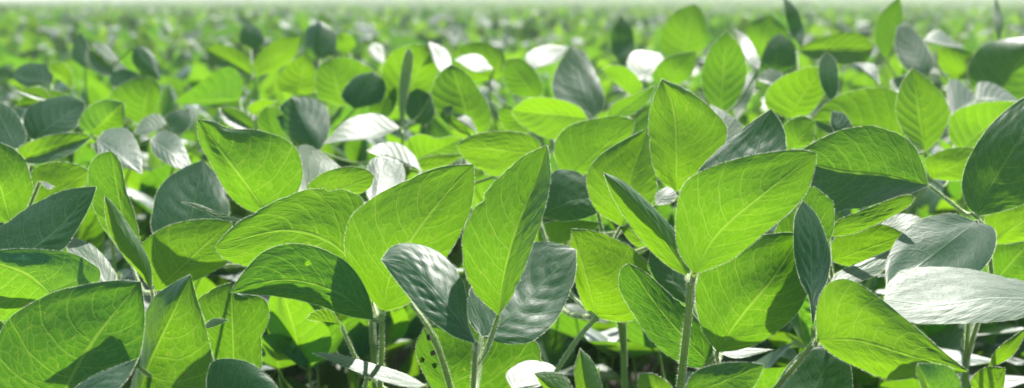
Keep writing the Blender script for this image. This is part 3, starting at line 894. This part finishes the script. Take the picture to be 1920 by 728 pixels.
def proto_plant(seed, ntri=8, nu=12, nh=4, H=.56, lscale=1.0, lvl=.45):
    """geometry of one plant, height H: stem, and stalks each with three leaflets"""
    r = np.random.default_rng(seed)
    stem = tube([([np.array([0, 0, -.03]), np.array([.01, .0, H * .5]), np.array([0, .01, H * .86])], .0042, .0022)], 0, 0, 7)
    out = []
    for i in range(ntri):
        az = i * 2.4 + r.uniform(-.5, .5)
        hz = H * (.38 + .44 * (i / (ntri - 1)))
        el = R(r.uniform(38, 70))
        Ln = r.uniform(.09, .16) * (1 if i < ntri - 2 else .6)
        dirh = np.array([math.cos(az), math.sin(az), 0])
        p0 = np.array([0, 0, hz])
        p2 = p0 + dirh * Ln * math.cos(el) + np.array([0, 0, Ln * math.sin(el)])
        p1 = (p0 + p2) / 2 + dirh * .012
        term = p2 + dirh * .022 + np.array([0, 0, .012])
        st = tube([([p0, p1, p2], .0014, .0011), ([p2, (p2 + term) / 2, term], .001, .0008)], 0, 0, 5)
        leaves = []
        for k, (dz, org) in enumerate(((0, term), (R(82), p2), (-R(82), p2))):
            ln = lscale * r.uniform(.075, .112) * (1.08 if k == 0 else 1)
            wd = ln * r.uniform(.58, .74)
            P, UV, F = leaf_grid(ln, wd, nu, nh, r.uniform(.0, .7), r.uniform(-.35, .3), int(r.integers(1e6)))
            pit = R(r.choice([r.uniform(-5, 30), r.uniform(35, 85)], p=[lvl, 1 - lvl]))
            rollv = R(r.normal(0, 22))
            Mx = rot('z', az - math.pi / 2 + dz + r.uniform(-.35, .35)) @ rot('x', pit) @ rot('y', rollv)
            leaves.append((P @ Mx.T + org, UV, F, float(r.random() ** 1.5 * .9 + .03)))
        out.append((st, leaves))
    return stem, out


def tag(o, label, group):
    o['label'] = label
    o['category'] = 'soybean plant'
    o['group'] = group


def plant_with_parts(pp):
    root = bpy.data.objects.new('soybean_plant', None)
    COL.objects.link(root)
    (V, F, T), st = pp
    link('stem', make_mesh('stem', V, F, mats=(M_STEM, M_HAIR)), root)
    for (V, F, T), leaves in st:
        po = link('petiole', make_mesh('petiole', V, F, mats=(M_PET, M_HAIR)), root)
        for P, UV, Fc, tn in leaves:
            link('leaflet', make_mesh('leaflet', P, Fc, uvs=UV, tone=tn, mats=(M_LEAF,)), po)
    return root


def plant_merged(pp, mat):
    (V, F, T), st = pp
    vs, fs, uv, tn, off, stemf = [V], [F], [np.zeros((len(V), 2))], [np.full(len(V), .5)], len(V), [len(F)]
    for (V, F, T), leaves in st:
        vs.append(V); fs.append(F + off); uv.append(np.zeros((len(V), 2))); tn.append(np.full(len(V), .5)); off += len(V)
        stemf.append(len(F))
        for P, UV, Fc, t in leaves:
            vs.append(P); fs.append(Fc + off); uv.append(UV); tn.append(np.full(len(P), t)); off += len(P)
            stemf.append(-len(Fc))
    me = make_mesh('soybean_plant', np.vstack(vs), np.vstack(fs), uvs=np.vstack(uv), tone=np.concatenate(tn), mats=(mat, M_STEM))
    mi = np.concatenate([np.full(abs(k), 1 if k > 0 else 0) for k in stemf]).astype(np.int32)
    me.polygons.foreach_set('material_index', mi)
    return me


def copy_tree(o, parent=None):
    c = o.copy()
    COL.objects.link(c)
    c.parent = parent
    for ch in o.children:
        copy_tree(ch, c)
    return c


def rise(x, y):
    """the land lifts very gently towards the far side, more on the right"""
    t = np.clip((y - 40) / 400, 0, 1.2)
    return t ** 1.3 * (1.1 + np.clip((x / (y + 1e-6) + .38) * 9, -.4, 3.4))


def build_field():
    TANH = 960 / FPX
    # low plants under and between the near ones, built with their parts
    protos = [proto_plant(s, 10, 12, 4) for s in (11, 12, 13, 14)]
    trees = [plant_with_parts(p) for p in protos]
    used = [False] * 4
    n = 0
    k = 0
    spots = []
    y = .92
    while y < 2.3:
        wdt = TANH * (y + .15) + .12
        nx = max(2, int(2 * wdt / (.165 if y < 1.4 else .172)))
        for i in range(nx):
            x = -wdt + (i + .5) * 2 * wdt / nx + rng.uniform(-.04, .04)
            spots.append((x, y + rng.uniform(-.05, .05)))
        y += .19
    for x, y_ in spots:
        j = k % 4
        o = trees[j] if not used[j] else copy_tree(trees[j])
        used[j] = True
        # tops stay under the traced blades
        top = .42 if y_ < 1.15 else (.48 if y_ < 1.3 else (.545 if y_ < 1.5 else (.59 if y_ < 1.85 else .615)))
        s = top / .64 * rng.uniform(.93, 1.03)
        o.location = (x, y_, 0)
        o.rotation_euler = (0, 0, rng.uniform(0, 6.28))
        o.scale = (1.0, 1.0, s)
        tag(o, 'low soybean plant in shade beneath the tall front leaves', 'shaded soybean plants under the front leaves')
        k += 1
    n_low = k
    # the field behind, one mesh per plant
    mids = [plant_merged(proto_plant(30 + s, 13, 8, 3, lscale=.95, lvl=.55), M_LEAF) for s in range(8)]
    left = 300 - n_low - len(HERO)
    cnt = 0
    y = 2.4
    pitch = .235
    mid_spots = []
    while len(mid_spots) < left:
        wdt = TANH * (y + .2) + .15
        nx = int(2 * wdt / pitch)
        for i in range(nx):
            mid_spots.append((-wdt + (i + .5) * 2 * wdt / nx + rng.uniform(-.06, .06), y + rng.uniform(-.06, .06)))
        y += pitch
    y_end = y - pitch * .5
    for x, yy in mid_spots[:left]:
        o = link('soybean_plant', mids[cnt % 8])
        h = .61 + .03 * math.sin(x * 3.1 + yy * 1.3) + rng.uniform(-.075, .05)
        o.location = (x, yy, 0)
        o.rotation_euler = (0, 0, rng.uniform(0, 6.28))
        o.scale = (1.05, 1.05, h / .64)
        tag(o, 'small soybean plant among the blurred rows behind the front leaves', 'blurred soybean plants of the middle field')
        cnt += 1
    # everything farther: uncountable leaves in one object
    V, F, TN = [], [], []
    off = 0

    def strew(y0, y1, dens, size, zlo, zhi, nu, nh, seed):
        nonlocal off
        r = np.random.default_rng(seed)
        area = TANH * 1.1 * (y1 * y1 - y0 * y0) + .6 * (y1 - y0)
        n = int(area * dens)
        yy = np.sqrt(r.uniform(y0 * y0, y1 * y1, n))
        xx = r.uniform(-1, 1, n) * (TANH * yy * 1.08 + .3)
        zz = r.uniform(zlo, zhi, n) + .045 * np.sin(xx * 2.3 + yy * 1.1) * np.sin(yy * 1.7 - xx * .6) + .02 * np.sin(yy * 5.1 + xx * 4)
        P, UV, Fc = leaf_grid(1, .64, nu, nh, .3, -.05, seed)
        P = P - [0, .5, 0]
        az = r.uniform(0, 6.28, n)
        pit = np.where(r.random(n) < .46, r.uniform(-.2, .5, n), r.uniform(.6, 1.5, n))
        rl = r.normal(0, .4, n)
        cz, sz_, cx, sx, cy, sy = np.cos(az), np.sin(az), np.cos(pit), np.sin(pit), np.cos(rl), np.sin(rl)
        o_, z_ = np.ones(n), np.zeros(n)
        Rz = np.array([[cz, -sz_, z_], [sz_, cz, z_], [z_, z_, o_]]).transpose(2, 0, 1)
        Rx = np.array([[o_, z_, z_], [z_, cx, -sx], [z_, sx, cx]]).transpose(2, 0, 1)
        Ry = np.array([[cy, z_, sy], [z_, o_, z_], [-sy, z_, cy]]).transpose(2, 0, 1)
        M = Rz @ Rx @ Ry
        sc_ = size * r.uniform(.75, 1.25, n)
        W = np.einsum('nij,kj->nki', M, P) * sc_[:, None, None] + np.stack([xx, yy, zz + rise(xx, yy)], -1)[:, None]
        V.append(W.reshape(-1, 3))
        k = len(P)
        F.append((Fc[None] + (np.arange(n) * k)[:, None, None] + off).reshape(-1, 4))
        TN.append(np.repeat(r.random(n) ** 1.4 * .9 + .03, k))
        off += n * k

    strew(y_end - .1, 14, 190, .098, .40, .64, 5, 1, 1)
    strew(14, 34, 110, .11, .46, .64, 3, 1, 2)
    strew(34, 90, 22, .22, .44, .62, 2, 1, 3)
    strew(90, 420, 1.6, .8, .2, .55, 2, 1, 4)
    o = link('soybean_foliage', make_mesh('soybean_foliage', np.vstack(V), np.vstack(F), tone=np.concatenate(TN), mats=(M_FAR,)))
    o['kind'] = 'stuff'
    o['label'] = 'hazy pale green soybean foliage running back to the horizon'
    o['category'] = 'foliage'


def build_ground():
    g = 90
    xs = np.linspace(-1, 1, g + 1)
    xs = np.sign(xs) * np.abs(xs) ** 3 * 1500
    X, Y = np.meshgrid(xs, xs, indexing='ij')
    V = np.stack([X, Y, np.where(Y > 0, rise(X, np.maximum(Y, .01)), 0)], -1).reshape(-1, 3)
    o = link('ground', make_mesh('ground', V, grid_faces(g, g), mats=(M_SOIL,)))
    o['kind'] = 'structure'


def build_haze():
    x, y0, y1, z0, z1 = 700, -6, 1400, -1, 2.2
    V = np.array([(sx * x, yy, zz) for zz in (z0, z1) for yy in (y0, y1) for sx in (-1, 1)])
    F = [(0, 2, 3, 1), (4, 5, 7, 6), (0, 1, 5, 4), (2, 6, 7, 3), (0, 4, 6, 2), (1, 3, 7, 5)]
    g = N('haze')
    pv = g.n('ShaderNodeVolumePrincipled')
    pv.inputs['Color'].default_value = (0.88, 0.90, 0.85, 1)
    pv.inputs['Density'].default_value = HAZE
    pv.inputs['Anisotropy'].default_value = 0.35
    g.l(pv.outputs[0], g.out.inputs['Volume'])
    o = link('haze', make_mesh('haze', V, np.array(F), mats=(g.m,), smooth=False))
    o['kind'] = 'stuff'
    o['label'] = 'pale summer haze over the far field'


HAZE = 0.0050
build_ground()
build_heroes()
build_field()
build_haze()
